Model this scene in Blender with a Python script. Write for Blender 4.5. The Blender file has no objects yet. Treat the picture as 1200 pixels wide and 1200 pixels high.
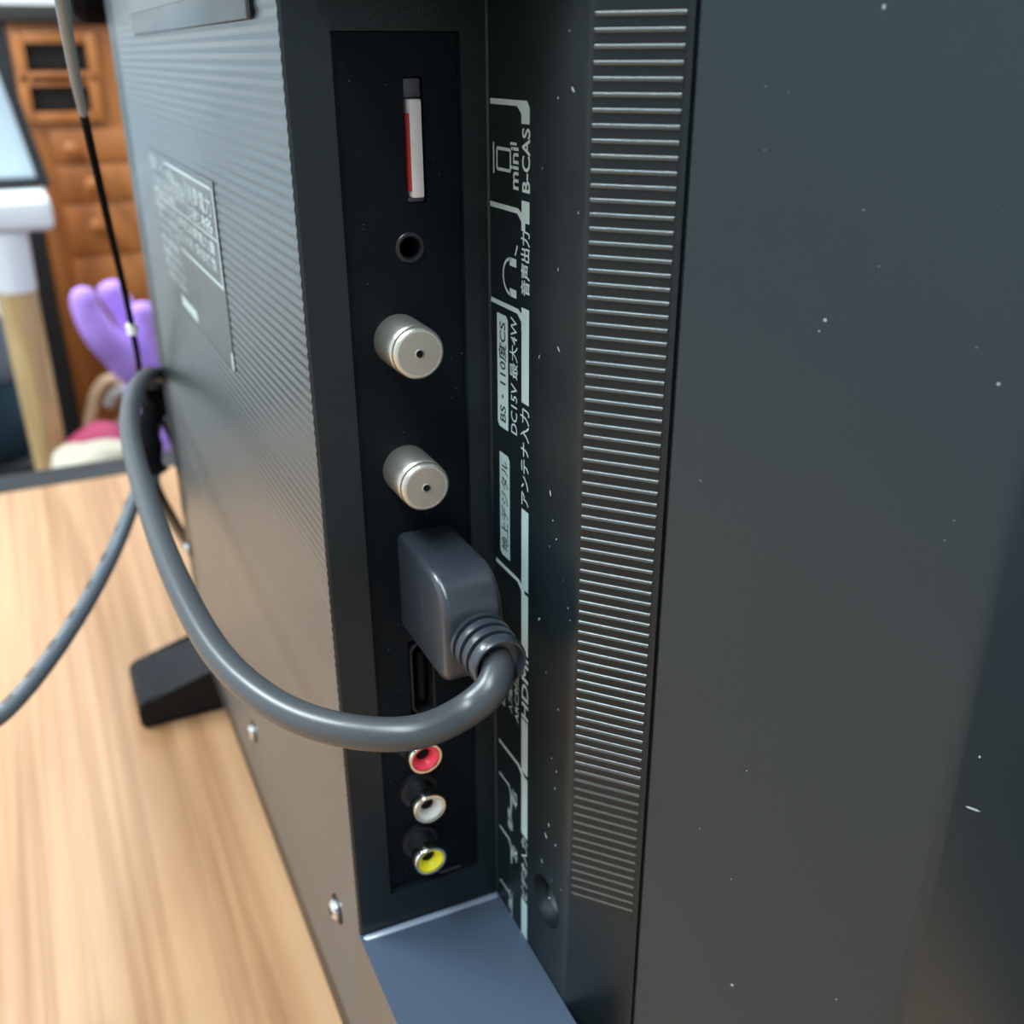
import bpy, bmesh, math, random
from mathutils import Vector, Matrix
random.seed(4)
scene = bpy.context.scene
COL = scene.collection

# ------------------------------------------------------------------ camera
F = 1180.0                                    # focal length in pixels of the 1200 px frame
CAM = Vector((0.191297, -0.085820, 0.324980))
R = Matrix(((0.43220573, -0.37130225, 0.82178637),
            (0.90176823, 0.18149693, -0.39226639),
            (-0.00350231, 0.91060063, 0.41327259)))
cam_data = bpy.data.cameras.new('camera')
cam_data.sensor_fit = 'HORIZONTAL'; cam_data.sensor_width = 36; cam_data.lens = 36 * F / 1200
cam_data.clip_start = 0.01; cam_data.clip_end = 60
cam_data.dof.use_dof = True; cam_data.dof.focus_distance = 0.195; cam_data.dof.aperture_fstop = 17
cam = bpy.data.objects.new('camera', cam_data); COL.objects.link(cam)
cam.matrix_world = Matrix.Translation(CAM) @ R.to_4x4()
scene.camera = cam
vs = scene.view_settings
vs.view_transform = 'Standard'; vs.look = 'None'; vs.gamma = 1; vs.use_curve_mapping = False
vs.exposure = 0.0

# ------------------------------------------------------------------ light
world = bpy.data.worlds.new('world'); scene.world = world; world.use_nodes = True
world.node_tree.nodes['Background'].inputs[0].default_value = (0.75, 0.85, 1.0, 1)
world.node_tree.nodes['Background'].inputs[1].default_value = 0.25

def area(name, loc, sx, sy, power, col=(1, 1, 1), rot=(0, 0, 0)):
    l = bpy.data.lights.new(name, 'AREA'); l.shape = 'RECTANGLE'; l.size = sx; l.size_y = sy
    l.energy = power; l.color = col
    o = bpy.data.objects.new(name, l); COL.objects.link(o); o.location = loc; o.rotation_euler = rot
    return o
CEIL = 1.75
area('overhead_light', (-1.2, -1.3, CEIL - 0.03), 1.3, 0.35, 85, (0.84, 0.94, 1.0))
area('overhead_light', (-1.7, 0.5, CEIL - 0.03), 1.3, 0.35, 45, (0.84, 0.94, 1.0))
area('overhead_light', (0.5, -0.7, CEIL - 0.03), 1.3, 0.35, 42, (0.80, 0.93, 1.0))  # added lamp over the camera side, to put highlights on the ribs

# ------------------------------------------------------------------ helpers
def hit(px, py, ax, val):
    """point where the sight line through a pixel meets the plane  axis = val"""
    d = R @ Vector((px - 600, 600 - py, -F))
    return CAM + d * ((val - CAM[ax]) / d[ax])

def at(px, py, depth):
    return CAM + (R @ Vector((px - 600, 600 - py, -F))) * (depth / F)

def mat(name, col, rough=0.5, metal=0.0, spec=0.5, bump=0.0, bscale=400, vary=0.0, vscale=20, coat=0.0):
    m = bpy.data.materials.new(name); m.use_nodes = True
    nt = m.node_tree; b = nt.nodes['Principled BSDF']
    b.inputs['Base Color'].default_value = (*col, 1)
    b.inputs['Roughness'].default_value = rough; b.inputs['Metallic'].default_value = metal
    b.inputs['Specular IOR Level'].default_value = spec
    b.inputs['Coat Weight'].default_value = coat
    tc = nt.nodes.new('ShaderNodeTexCoord')
    if vary > 0:
        n = nt.nodes.new('ShaderNodeTexNoise'); n.inputs['Scale'].default_value = vscale
        n.inputs['Detail'].default_value = 4
        nt.links.new(tc.outputs['Object'], n.inputs['Vector'])
        r = nt.nodes.new('ShaderNodeValToRGB')
        r.color_ramp.elements[0].position = 0.3; r.color_ramp.elements[1].position = 0.7
        r.color_ramp.elements[0].color = (*[max(0, c * (1 - vary)) for c in col], 1)
        r.color_ramp.elements[1].color = (*[min(1, c * (1 + vary)) for c in col], 1)
        nt.links.new(n.outputs['Fac'], r.inputs['Fac']); nt.links.new(r.outputs['Color'], b.inputs['Base Color'])
    if bump > 0:
        n2 = nt.nodes.new('ShaderNodeTexNoise'); n2.inputs['Scale'].default_value = bscale
        nt.links.new(tc.outputs['Object'], n2.inputs['Vector'])
        bp = nt.nodes.new('ShaderNodeBump'); bp.inputs['Strength'].default_value = bump
        bp.inputs['Distance'].default_value = 0.0004
        nt.links.new(n2.outputs['Fac'], bp.inputs['Height']); nt.links.new(bp.outputs['Normal'], b.inputs['Normal'])
    return m

def wood(name, c1, c2, c3, rough=0.4, sc=(1.2, 22, 22), spec=0.5):
    m = bpy.data.materials.new(name); m.use_nodes = True
    nt = m.node_tree; b = nt.nodes['Principled BSDF']; L = nt.links.new
    b.inputs['Roughness'].default_value = rough; b.inputs['Specular IOR Level'].default_value = spec
    tc = nt.nodes.new('ShaderNodeTexCoord')
    mp = nt.nodes.new('ShaderNodeMapping'); mp.inputs['Scale'].default_value = sc
    L(tc.outputs['Object'], mp.inputs['Vector'])
    n = nt.nodes.new('ShaderNodeTexNoise'); n.inputs['Scale'].default_value = 1.0
    n.inputs['Detail'].default_value = 3; n.inputs['Distortion'].default_value = 0.6
    L(mp.outputs['Vector'], n.inputs['Vector'])
    r = nt.nodes.new('ShaderNodeValToRGB'); e = r.color_ramp.elements
    e[0].position = 0.30; e[0].color = (*c1, 1); e[1].position = 0.68; e[1].color = (*c3, 1)
    k = e.new(0.47); k.color = (*c2, 1)
    L(n.outputs['Fac'], r.inputs['Fac'])
    mp2 = nt.nodes.new('ShaderNodeMapping'); mp2.inputs['Scale'].default_value = (sc[0] * 2.2, sc[1] * 5, sc[2] * 5)
    L(tc.outputs['Object'], mp2.inputs['Vector'])
    n2 = nt.nodes.new('ShaderNodeTexNoise'); n2.inputs['Scale'].default_value = 1.0; n2.inputs['Detail'].default_value = 5
    L(mp2.outputs['Vector'], n2.inputs['Vector'])
    mx = nt.nodes.new('ShaderNodeMix'); mx.data_type = 'RGBA'; mx.blend_type = 'MULTIPLY'
    r2 = nt.nodes.new('ShaderNodeValToRGB'); r2.color_ramp.elements[0].position = 0.35; r2.color_ramp.elements[0].color = (0.72, 0.66, 0.6, 1)
    r2.color_ramp.elements[1].position = 0.55; r2.color_ramp.elements[1].color = (1, 1, 1, 1)
    L(n2.outputs['Fac'], r2.inputs['Fac'])
    mx.inputs['Factor'].default_value = 0.8
    L(r.outputs['Color'], mx.inputs['A']); L(r2.outputs['Color'], mx.inputs['B'])
    L(mx.outputs['Result'], b.inputs['Base Color'])
    return m

M = {}
M['cover'] = mat('charcoal_textured_plastic', (0.007, 0.013, 0.016), 0.36, spec=0.40, bump=0.2, bscale=2600)
M['panel'] = mat('satin_black_plastic', (0.016, 0.031, 0.040), 0.33, spec=0.6, bump=0.12, bscale=2500)
M['port'] = mat('black_port_plastic', (0.002, 0.005, 0.008), 0.5, spec=0.14, bump=0.25, bscale=2600)
M['rib'] = mat('glossy_black_rib', (0.050, 0.070, 0.074), 0.17, spec=1.0)
M['backrib'] = mat('charcoal_back_plastic', (0.042, 0.056, 0.062), 0.28, spec=0.85)
M['bed'] = mat('dark_rib_bed', (0.006, 0.012, 0.014), 0.38, spec=0.4)
M['labelink'] = mat('faded_label_ink', (0.42, 0.52, 0.52), 0.5)
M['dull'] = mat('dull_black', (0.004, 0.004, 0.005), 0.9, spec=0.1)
M['bead'] = mat('pale_edge_highlight', (0.26, 0.31, 0.40), 0.25, spec=1.0)  # highlight of the ledge edge put into a paler base colour
M['shelf'] = mat('satin_dark_shelf', (0.060, 0.085, 0.125), 0.30, spec=0.6, bump=0.15, bscale=2600)
M['hole'] = mat('hole_black', (0.003, 0.003, 0.004), 0.7, spec=0.2)
M['print'] = mat('pale_printing_ink', (0.50, 0.64, 0.64), 0.55)
M['print_dark'] = mat('dark_printing_ink', (0.03, 0.05, 0.055), 0.5)
M['nickel'] = mat('satin_nickel', (0.70, 0.68, 0.60), 0.35, metal=0.9, bump=0.15, bscale=3000)
M['nickel_face'] = mat('matt_nickel_face', (0.48, 0.44, 0.38), 0.42, metal=0.75)
M['chrome'] = mat('bright_chrome', (0.80, 0.80, 0.74), 0.16, metal=1.0)
M['red'] = mat('red_insert', (0.85, 0.05, 0.09), 0.4)
M['white'] = mat('white_insert', (0.75, 0.75, 0.72), 0.4)
M['yellow'] = mat('yellow_insert', (0.90, 0.82, 0.02), 0.4)
M['card'] = mat('white_card_edge', (0.80, 0.80, 0.82), 0.5)
M['cardred'] = mat('red_card_face', (0.45, 0.03, 0.03), 0.5)
M['cardgrey'] = mat('grey_slot_tab', (0.07, 0.07, 0.085), 0.5)
M['plug'] = mat('dark_moulded_plug', (0.027, 0.034, 0.044), 0.30, spec=0.7, bump=0.1, bscale=2500)
M['cable'] = mat('dark_grey_pvc', (0.046, 0.053, 0.060), 0.34, spec=0.6)
M['cord'] = mat('mid_grey_pvc', (0.105, 0.125, 0.145), 0.42)
M['cordblack'] = mat('black_pvc', (0.012, 0.012, 0.016), 0.4)
M['thin'] = mat('lit_cord_grey', (0.22, 0.26, 0.28), 0.4)  # grey paled to paint the light on the upper cord
M['labelbg'] = mat('dark_grey_label_film', (0.034, 0.040, 0.042), 0.28, spec=0.85)
M['steel'] = mat('bright_steel', (0.75, 0.78, 0.80), 0.25, metal=1.0)
M['dust'] = mat('pale_dust', (0.36, 0.40, 0.42), 0.9)
M['footm'] = mat('foot_black_plastic', (0.006, 0.007, 0.009), 0.45, spec=0.2)
M['desk'] = wood('oak_laminate', (0.33, 0.17, 0.075), (0.49, 0.28, 0.145), (0.59, 0.36, 0.20), 0.42, (1.3, 30, 30))
M['edge'] = mat('dark_grey_edge_band', (0.014, 0.016, 0.018), 0.6, spec=0.3)
M['cab'] = wood('orange_brown_wood', (0.20, 0.055, 0.012), (0.36, 0.115, 0.025), (0.46, 0.17, 0.045), 0.4, (6, 6, 1.0))
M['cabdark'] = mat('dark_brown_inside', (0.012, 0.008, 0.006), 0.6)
M['whitepl'] = mat('white_laminate', (0.82, 0.86, 0.88), 0.4)
M['legwood'] = wood('pale_beech', (0.55, 0.37, 0.16), (0.62, 0.43, 0.20), (0.68, 0.48, 0.24), 0.45, (20, 20, 2))
M['pale'] = mat('pale_blue_board', (0.50, 0.62, 0.70), 0.35)
M['black'] = mat('plain_black', (0.01, 0.01, 0.012), 0.5)
M['purple'] = mat('lilac_plush', (0.44, 0.25, 0.78), 0.8, vary=0.1, vscale=60)
M['cream'] = mat('cream_cloth', (0.48, 0.44, 0.34), 0.8, vary=0.1, vscale=30)
M['pink'] = mat('pink_cloth', (0.34, 0.03, 0.09), 0.7)
M['beige'] = mat('beige_ribbon', (0.52, 0.34, 0.20), 0.6)
M['greyrib'] = mat('grey_ribbon', (0.28, 0.27, 0.24), 0.5)
M['teal'] = mat('dark_teal_cloth', (0.006, 0.03, 0.05), 0.8)
M['bluegrey'] = mat('bluegrey_cloth', (0.20, 0.24, 0.30), 0.8)
M['wall'] = mat('white_wall_paint', (0.74, 0.77, 0.78), 0.8, vary=0.02, vscale=4)
M['ceil'] = mat('white_ceiling_paint', (0.80, 0.81, 0.82), 0.9)
M['floor'] = wood('brown_floor', (0.07, 0.045, 0.03), (0.10, 0.062, 0.04), (0.13, 0.08, 0.05), 0.5, (2, 14, 14))

def finish(bm, name, m, parent=None, angle=35):
    bmesh.ops.recalc_face_normals(bm, faces=bm.faces)
    me = bpy.data.meshes.new(name); bm.to_mesh(me); bm.free()
    for p in me.polygons: p.use_smooth = True
    try: me.set_sharp_from_angle(angle=math.radians(angle))
    except Exception: pass
    me.materials.append(m)
    o = bpy.data.objects.new(name, me); COL.objects.link(o)
    if parent: o.parent = parent
    return o

def tag(o, label=None, cat=None, group=None, kind=None):
    if label: o['label'] = label
    if cat: o['category'] = cat
    if group: o['group'] = group
    if kind: o['kind'] = kind
    return o

def empty(name, label, cat, group=None):
    o = bpy.data.objects.new(name, None); COL.objects.link(o); o.empty_display_size = 0.02
    return tag(o, label, cat, group)

def rebase(root, loc):
    """move an empty to the base of its thing, leaving the parts where they are"""
    root.location = loc
    inv = Matrix.Translation(-Vector(loc))
    for ch in [o for o in bpy.data.objects if o.parent == root]:
        ch.matrix_parent_inverse = inv

def box_bm(x0, x1, y0, y1, z0, z1, bev=0.0, seg=2, bm=None):
    bm = bm or bmesh.new()
    r = bmesh.ops.create_cube(bm, size=1)
    for v in r['verts']:
        v.co = Vector(((x0 + x1) / 2 + v.co.x * (x1 - x0), (y0 + y1) / 2 + v.co.y * (y1 - y0), (z0 + z1) / 2 + v.co.z * (z1 - z0)))
    if bev > 0:
        es = list({e for v in r['verts'] for e in v.link_edges})
        bmesh.ops.bevel(bm, geom=es, offset=bev, segments=seg, affect='EDGES', profile=0.5)
    return bm

def box(name, x0, x1, y0, y1, z0, z1, m, parent=None, bev=0.0, seg=2):
    return finish(box_bm(min(x0, x1), max(x0, x1), min(y0, y1), max(y0, y1), min(z0, z1), max(z0, z1), bev, seg), name, m, parent)

def lathe_bm(prof, origin=(0, 0, 0), axis='X', n=40, bm=None):
    """profile of (distance along axis, radius), closed at both ends"""
    bm = bm or bmesh.new(); rings = []
    for a, r in prof:
        ring = []
        for i in range(n):
            t = 2 * math.pi * i / n; c, s = r * math.cos(t), r * math.sin(t)
            v = {'X': (a, c, s), 'Y': (c, a, s), 'Z': (c, s, a)}[axis]
            ring.append(bm.verts.new(Vector(v) + Vector(origin)))
        rings.append(ring)
    for q in range(len(rings) - 1):
        for i in range(n):
            bm.faces.new((rings[q][i], rings[q][(i + 1) % n], rings[q + 1][(i + 1) % n], rings[q + 1][i]))
    bm.faces.new(rings[0]); bm.faces.new(rings[-1])
    return bm

def prism_bm(pts, z0, z1, bm=None):
    bm = bm or bmesh.new()
    lo = [bm.verts.new((x, y, z0)) for x, y in pts]; hi = [bm.verts.new((x, y, z1)) for x, y in pts]
    n = len(pts)
    for i in range(n): bm.faces.new((lo[i], lo[(i + 1) % n], hi[(i + 1) % n], hi[i]))
    bm.faces.new(lo); bm.faces.new(hi)
    return bm

def smooth_path(pts, sub=10):
    P = [Vector(p) for p in pts]; out = []
    for i in range(len(P) - 1):
        p0 = P[max(0, i - 1)]; p1 = P[i]; p2 = P[i + 1]; p3 = P[min(len(P) - 1, i + 2)]
        for k in range(sub):
            t = k / sub
            out.append(0.5 * ((2 * p1) + (p2 - p0) * t + (2 * p0 - 5 * p1 + 4 * p2 - p3) * t * t + (3 * p1 - p0 - 3 * p2 + p3) * t ** 3))
    out.append(P[-1]); return out

def tube_bm(path, rad, n=16, bm=None, flat=1.0):
    bm = bm or bmesh.new(); N = len(path); rings = []
    t = (path[1] - path[0]).normalized(); u = t.orthogonal().normalized()
    for i, p in enumerate(path):
        t = (path[min(N - 1, i + 1)] - path[max(0, i - 1)]).normalized()
        u = (u - t * u.dot(t)).normalized(); w = t.cross(u)
        r = rad(i / (N - 1)) if callable(rad) else rad
        rings.append([bm.verts.new(p + (u * math.cos(2 * math.pi * k / n) + w * flat * math.sin(2 * math.pi * k / n)) * r) for k in range(n)])
    for q in range(N - 1):
        for k in range(n):
            bm.faces.new((rings[q][k], rings[q][(k + 1) % n], rings[q + 1][(k + 1) % n], rings[q + 1][k]))
    bm.faces.new(rings[0]); bm.faces.new(rings[-1])
    return bm

def cut(o, bms):
    """subtract solids from a mesh object and keep only the result"""
    for bm in bms:
        c = finish(bm, 'cutter', M['hole'])
        md = o.modifiers.new('cut', 'BOOLEAN'); md.operation = 'DIFFERENCE'; md.object = c; md.solver = 'EXACT'
        dg = bpy.context.evaluated_depsgraph_get(); dg.update()
        me = bpy.data.meshes.new_from_object(o.evaluated_get(dg))
        o.modifiers.clear(); old = o.data; o.data = me
        bpy.data.objects.remove(c)
    for p in o.data.polygons: p.use_smooth = True
    o.data.set_sharp_from_angle(angle=math.radians(30))
    while len(o.data.materials) > 1: o.data.materials.pop()

def text_bm(s, fn, bold=0.0, bm=None):
    """outline of a line of text; fn maps (0..1 along, 0..1 up, 0/1 thickness) to a point"""
    cu = bpy.data.curves.new('txt', 'FONT'); cu.body = s; cu.size = 1; cu.offset = bold
    cu.resolution_u = 3
    o = bpy.data.objects.new('txt', cu); COL.objects.link(o)
    dg = bpy.context.evaluated_depsgraph_get(); dg.update()
    me = bpy.data.meshes.new_from_object(o.evaluated_get(dg))
    bpy.data.objects.remove(o)
    if not me.vertices: return bm or bmesh.new()
    xs = [v.co.x for v in me.vertices]; ys = [v.co.y for v in me.vertices]
    x0, x1, y0, y1 = min(xs), max(xs), min(ys), max(ys)
    tmp = bmesh.new() if bm is None else bm
    n0 = len(tmp.verts); tmp.from_mesh(me)
    for v in list(tmp.verts)[n0:]:
        v.co = Vector(fn((v.co.x - x0) / (x1 - x0), (v.co.y - y0) / max(1e-6, y1 - y0)))
    bpy.data.meshes.remove(me)
    return tmp

def ink(bm, name, m, parent, label=None):
    me = bpy.data.meshes.new(name); bm.to_mesh(me); bm.free(); me.materials.append(m)
    o = bpy.data.objects.new(name, me); COL.objects.link(o); o.parent = parent
    if label: o['label'] = label
    return o

# ------------------------------------------------------------------ the room
FL = -0.72
RX0, RX1, RY0, RY1 = -3.0, 2.2, -2.6, 1.9
def struct(o): o['kind'] = 'structure'; return o
struct(box('floor', RX0 - .1, RX1 + .1, RY0 - .1, RY1 + .1, FL - 0.05, FL, M['floor']))
struct(box('ceiling', RX0 - .1, RX1 + .1, RY0 - .1, RY1 + .1, CEIL, CEIL + 0.05, M['ceil']))
struct(box('wall_back', RX0 - .05, RX0, RY0, RY1, FL, CEIL, M['wall']))
struct(box('wall_front', RX1, RX1 + .05, RY0, RY1, FL, CEIL, M['wall']))
struct(box('wall_left', RX0, RX1, RY0 - .05, RY0, FL, CEIL, M['wall']))
struct(box('wall_right', RX0, RX1, RY1, RY1 + .05, FL, CEIL, M['wall']))

# ------------------------------------------------------------------ desk
desk = empty('desk', 'light oak-grained desk with a dark rear edge, carrying the television', 'desk')
DX0, DX1, DY0, DY1 = -0.672, 0.55, -1.25, 0.16
box('desk_top', DX0, DX1, DY0, DY1, -0.028, 0.0, M['desk'], desk, 0.0008)
box('edge_band', DX0 - 0.040, DX0 - 0.0003, DY0, DY1, -0.03, 0.001, M['edge'], desk, 0.002)
for x in (DX0 + .05, DX1 - .05):
    for y in (DY0 + .05, DY1 - .05):
        box('leg', x - .025, x + .025, y - .025, y + .025, FL, -0.028, M['edge'], desk, 0.003)
rebase(desk, (0, -0.4, FL))

# ------------------------------------------------------------------ television
tv = empty('television', 'black flat television seen from behind with connector recess and ribbed side strip', 'television')
A = math.radians(42); U = Vector((math.cos(A), math.sin(A), 0)); NN = Vector((U.y, -U.x, 0))
OC = Vector((0.0405, 0, 0))
BY = -0.0390                      # plane of the bulging back
FARX = -0.2803
def sp(s, h=0.0): p = OC + U * s + NN * h; return (p.x, p.y)
pts = []
for k in range(7):                # rounded far corner of the bulge
    t = math.pi / 2 * k / 6
    pts.append((FARX + 0.006 - 0.006 * math.cos(t), BY + 0.006 - 0.006 * math.sin(t)))
pts += [(0.0010, BY), (0.0015, BY + 0.0005), (0.0015, -0.0004), (0.0019, 0.0)]
pts += [(0.0401, 0.0), sp(0.0004), sp(0.0152), sp(0.0153, 0.00035), sp(0.0164, 0.00035), sp(0.0165, -0.0018), sp(0.0171, -0.0018), sp(0.0172, 0.0001)]
RB = 0.006; TURN = math.radians(38); s0 = 0.0700
cx, cy = sp(s0, -RB)
pts.append(sp(0.045, 0.0001))
for k in range(9):
    t = A - math.pi / 2 + TURN * k / 8
    pts.append((cx + RB * math.cos(t), cy + RB * math.sin(t)))
ex, ey = pts[-1]; te = A + TURN
pts += [(ex + 0.05 * math.cos(te), ey + 0.05 * math.sin(te))]
fx, fy = pts[-1]
pts += [(fx, fy + 0.012), (-0.58, fy + 0.012), (-0.58, 0.03), (FARX - 0.05, 0.015), (FARX, 0.012)]
cover = finish(prism_bm(pts, 0.048, 0.372), 'back_cover', M['cover'], tv, 20)
SH = hit(640, 1056, 1, 0.0)       # screw hole on the legend panel
cut(cover, [box_bm(-0.006, 0.01, -0.0302, -0.0055, 0.1285, 0.3290),
            lathe_bm([(-0.002, 0.0066), (0.012, 0.0060)], (SH.x, 0, SH.z), 'Y', 36)])
# two materials: the smooth outer side panel beyond the seam
cover.data.materials.append(M['panel'])
for p in cover.data.polygons:
    c = p.center
    if (c - OC).dot(U) > 0.0165 and c.y < fy + .01: p.material_index = 1
box('screen_panel', -0.57, fx - 0.01, fy + 0.0121, fy + 0.018, 0.052, 0.368, M['black'], tv, 0.002)

# recessed connector panel
pp = box('port_panel', -0.0058, 0.0, -0.0300, -0.0057, 0.1287, 0.3288, M['port'], tv)
SL0 = hit(484, 90, 0, 0); SL1 = hit(488, 238, 0, 0)
EJ = hit(480, 290, 0, 0)
HZ0, HZ1 = 0.1795, 0.2010         # spare socket under the plug
cut(pp, [box_bm(-0.0050, 0.002, -0.0167, -0.0127, SL1.z, SL0.z),
         lathe_bm([(-0.0050, 0.0020), (0.002, 0.0020)], (0, EJ.y, EJ.z), 'X', 28),
         box_bm(-0.0050, 0.002, -0.0215, -0.0150, HZ0, HZ1)])
# earphone jack collar
bm = lathe_bm([(-0.0030, 0.0021), (-0.0030, 0.0030), (0.0003, 0.0030), (0.0005, 0.0028), (0.0005, 0.0023), (0.0, 0.0021), (-0.003, 0.0020)], (0, EJ.y, EJ.z), 'X', 32)
ej = finish(bm, 'earphone_jack', M['cordblack'], tv)
finish(lathe_bm([(-0.0046, 0.0018), (-0.0034, 0.0018), (-0.003, 0.0015)], (0, EJ.y, EJ.z), 'X', 20), 'contact', M['nickel_face'], ej)
# spare HDMI-type socket shell
bm = bmesh.new()
yc0, yc1 = -0.0212, -0.0153
loop = [(yc1, HZ1 - 0.0004), (yc0 + 0.0018, HZ1 - 0.0004), (yc0, HZ1 - 0.0025), (yc0, HZ0 + 0.0025), (yc0 + 0.0018, HZ0 + 0.0004), (yc1, HZ0 + 0.0004)]
ym = (yc0 + yc1) / 2; zm = (HZ0 + HZ1) / 2
def ringv(x, k): return [bm.verts.new((x, ym + (y - ym) * k, zm + (z - zm) * (1 - (1 - k) * 0.3))) for y, z in loop]
rs = [ringv(-0.0045, 1.0), ringv(0.0004, 1.0), ringv(0.0004, 0.86), ringv(-0.0040, 0.86)]
for a, b in zip(rs, rs[1:]):
    for i in range(6): bm.faces.new((a[i], a[(i + 1) % 6], b[(i + 1) % 6], b[i]))
hs = finish(bm, 'video_socket', M['cordblack'], tv)
box('contact_tongue', -0.0045, -0.0008, ym - 0.0006, ym + 0.0006, HZ0 + 0.004, HZ1 - 0.004, M['hole'], hs)
# grey tabs at the ends of the card slot
t1 = box('slot_tab', -0.0040, -0.0004, -0.0164, -0.0130, SL0.z - 0.0036, SL0.z - 0.0002, M['cardgrey'], tv, 0.0003)
t1['label'] = 'grey tab at top of card slot'
box('slot_tab', -0.0040, -0.0006, -0.0164, -0.0130, SL1.z + 0.0001, SL1.z + 0.0011, M['cardgrey'], tv, 0.0002)
# small embossed marks under the yellow jack
for (a, b, w) in ((472, 1042, 0.0065), (527, 1021, 0.006)):
    p = hit(a, b, 0, 0)
    box('embossed_mark', -0.0003, 0.0004, p.y - w / 2, p.y + w / 2, p.z - 0.0012, p.z + 0.0012, M['cardgrey'], tv, 0.0002)

# two threaded-type antenna terminals
def terminal(c, label):
    prof = [(-0.0030, 0.0040), (-0.0025, 0.0051), (-0.002, 0.0053), (0.0074, 0.0053), (0.0079, 0.0050), (0.0081, 0.0048), (0.0084, 0.0050), (0.0088, 0.0052),
            (0.0096, 0.0052), (0.0102, 0.0049), (0.0104, 0.0045), (0.0103, 0.0042)]
    prof = [(a + 0.0016, b) for a, b in prof]
    o = finish(lathe_bm(prof, (0, c.y, c.z), 'X', 56), 'antenna_terminal', M['nickel'], tv, 50); o['label'] = label
    finish(lathe_bm([(0.0114, 0.0043), (0.01195, 0.0043), (0.0120, 0.0010), (0.0116, 0.0008)], (0, c.y, c.z), 'X', 40), 'end_face', M['nickel_face'], o, 50)
    finish(lathe_bm([(0.0116, 0.0007), (0.01202, 0.0007), (0.01201, 0.0003)], (0, c.y, c.z), 'X', 20), 'pin_hole', M['hole'], o)
    finish(lathe_bm([(0.0117, 0.00105), (0.01215, 0.00100), (0.01220, 0.00085), (0.0117, 0.0007)], (0, c.y, c.z), 'X', 24), 'pin_collar', M['nickel'], o)
F1 = hit(492, 415, 0, .012); F2 = hit(500, 572, 0, .012)
terminal(F1, 'upper round metal antenna terminal'); terminal(F2, 'lower round metal antenna terminal')

# three audio/video jacks
def av(c, m, nm):
    o = finish(lathe_bm([(-0.0005, 0.0046), (0.0, 0.0047), (0.0016, 0.0047), (0.0018, 0.0036), (0.0052, 0.0036), (0.0053, 0.003)], (0, c.y, c.z), 'X', 40), 'av_jack', M['cordblack'], tv)
    o['label'] = nm + ' round audio and video jack'
    bm = lathe_bm([(0.0050, 0.0034), (0.0056, 0.0040), (0.0062, 0.0042), (0.0085, 0.0042), (0.0090, 0.0040), (0.0090, 0.0035), (0.0084, 0.0033), (0.0060, 0.0033)], (0, c.y, c.z), 'X', 44)
    finish(bm, 'metal_ring', M['chrome'], o, 50)
    bm = bmesh.new(); n = 40; rr = []
    for a, r in [(0.0078, 0.00335), (0.0086, 0.0033), (0.0084, 0.0026), (0.0072, 0.0018), (0.0060, 0.0016)]:
        rr.append([bm.verts.new((a, c.y + r * math.cos(2 * math.pi * i / n), c.z + r * math.sin(2 * math.pi * i / n))) for i in range(n)])
    for q in range(len(rr) - 1):
        for i in range(n): bm.faces.new((rr[q][i], rr[q][(i + 1) % n], rr[q + 1][(i + 1) % n], rr[q + 1][i]))
    finish(bm, 'coloured_insert', m, o, 60)
    finish(lathe_bm([(0.0061, 0.0016), (0.0066, 0.0016)], (0, c.y, c.z), 'X', 24), 'centre_hole', M['hole'], o)
av(hit(499, 889, 0, .0088), M['red'], 'red'); av(hit(504, 948, 0, .0088), M['white'], 'white'); av(hit(505, 1009, 0, .0088), M['yellow'], 'yellow')

# ledge under the recess, lip above it
bm = bmesh.new()
q = [(-0.0015, BY - 0.0003), (-0.0015, -0.0002), (0.0560, -0.0002), (0.0560, BY - 0.0003)]
zt = [0.1180, 0.1166, 0.1150, 0.1184]
lo = [bm.verts.new((x, y, 0.048)) for x, y in q]; hi = [bm.verts.new((x, y, z)) for (x, y), z in zip(q, zt)]
for i in range(4): bm.faces.new((lo[i], lo[(i + 1) % 4], hi[(i + 1) % 4], hi[i]))
bm.faces.new(lo); bm.faces.new((hi[0], hi[1], hi[2])); bm.faces.new((hi[0], hi[2], hi[3]))
bmesh.ops.bevel(bm, geom=[e for e in bm.edges if all(v in hi[:2] for v in e.verts)], offset=0.0016, segments=4, affect='EDGES')
led = finish(bm, 'lower_ledge', M['shelf'], tv, 30)
led.data.materials.append(M['backrib'])
for p in led.data.polygons:
    if p.normal.y < -0.9: p.material_index = 1
bm = lathe_bm([(BY + 0.0006, 0.0008), (BY + 0.0012, 0.0012), (-0.0012, 0.0012), (-0.0006, 0.0008)], (0.0026, 0, 0.1172), 'Y', 24)  # bead on the ledge's back edge, its highlight painted in pale colour
for v in bm.verts: v.co.z += -0.0014 * (v.co.y - BY) / 0.039
finish(bm, 'ledge_highlight', M['bead'], tv)['label'] = 'rounded rim along the back of the ledge with its highlight painted pale'
box('top_lip', 0.0016, 0.036, -0.034, -0.0002, 0.3362, 0.366, M['port'], tv, 0.001)

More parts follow.
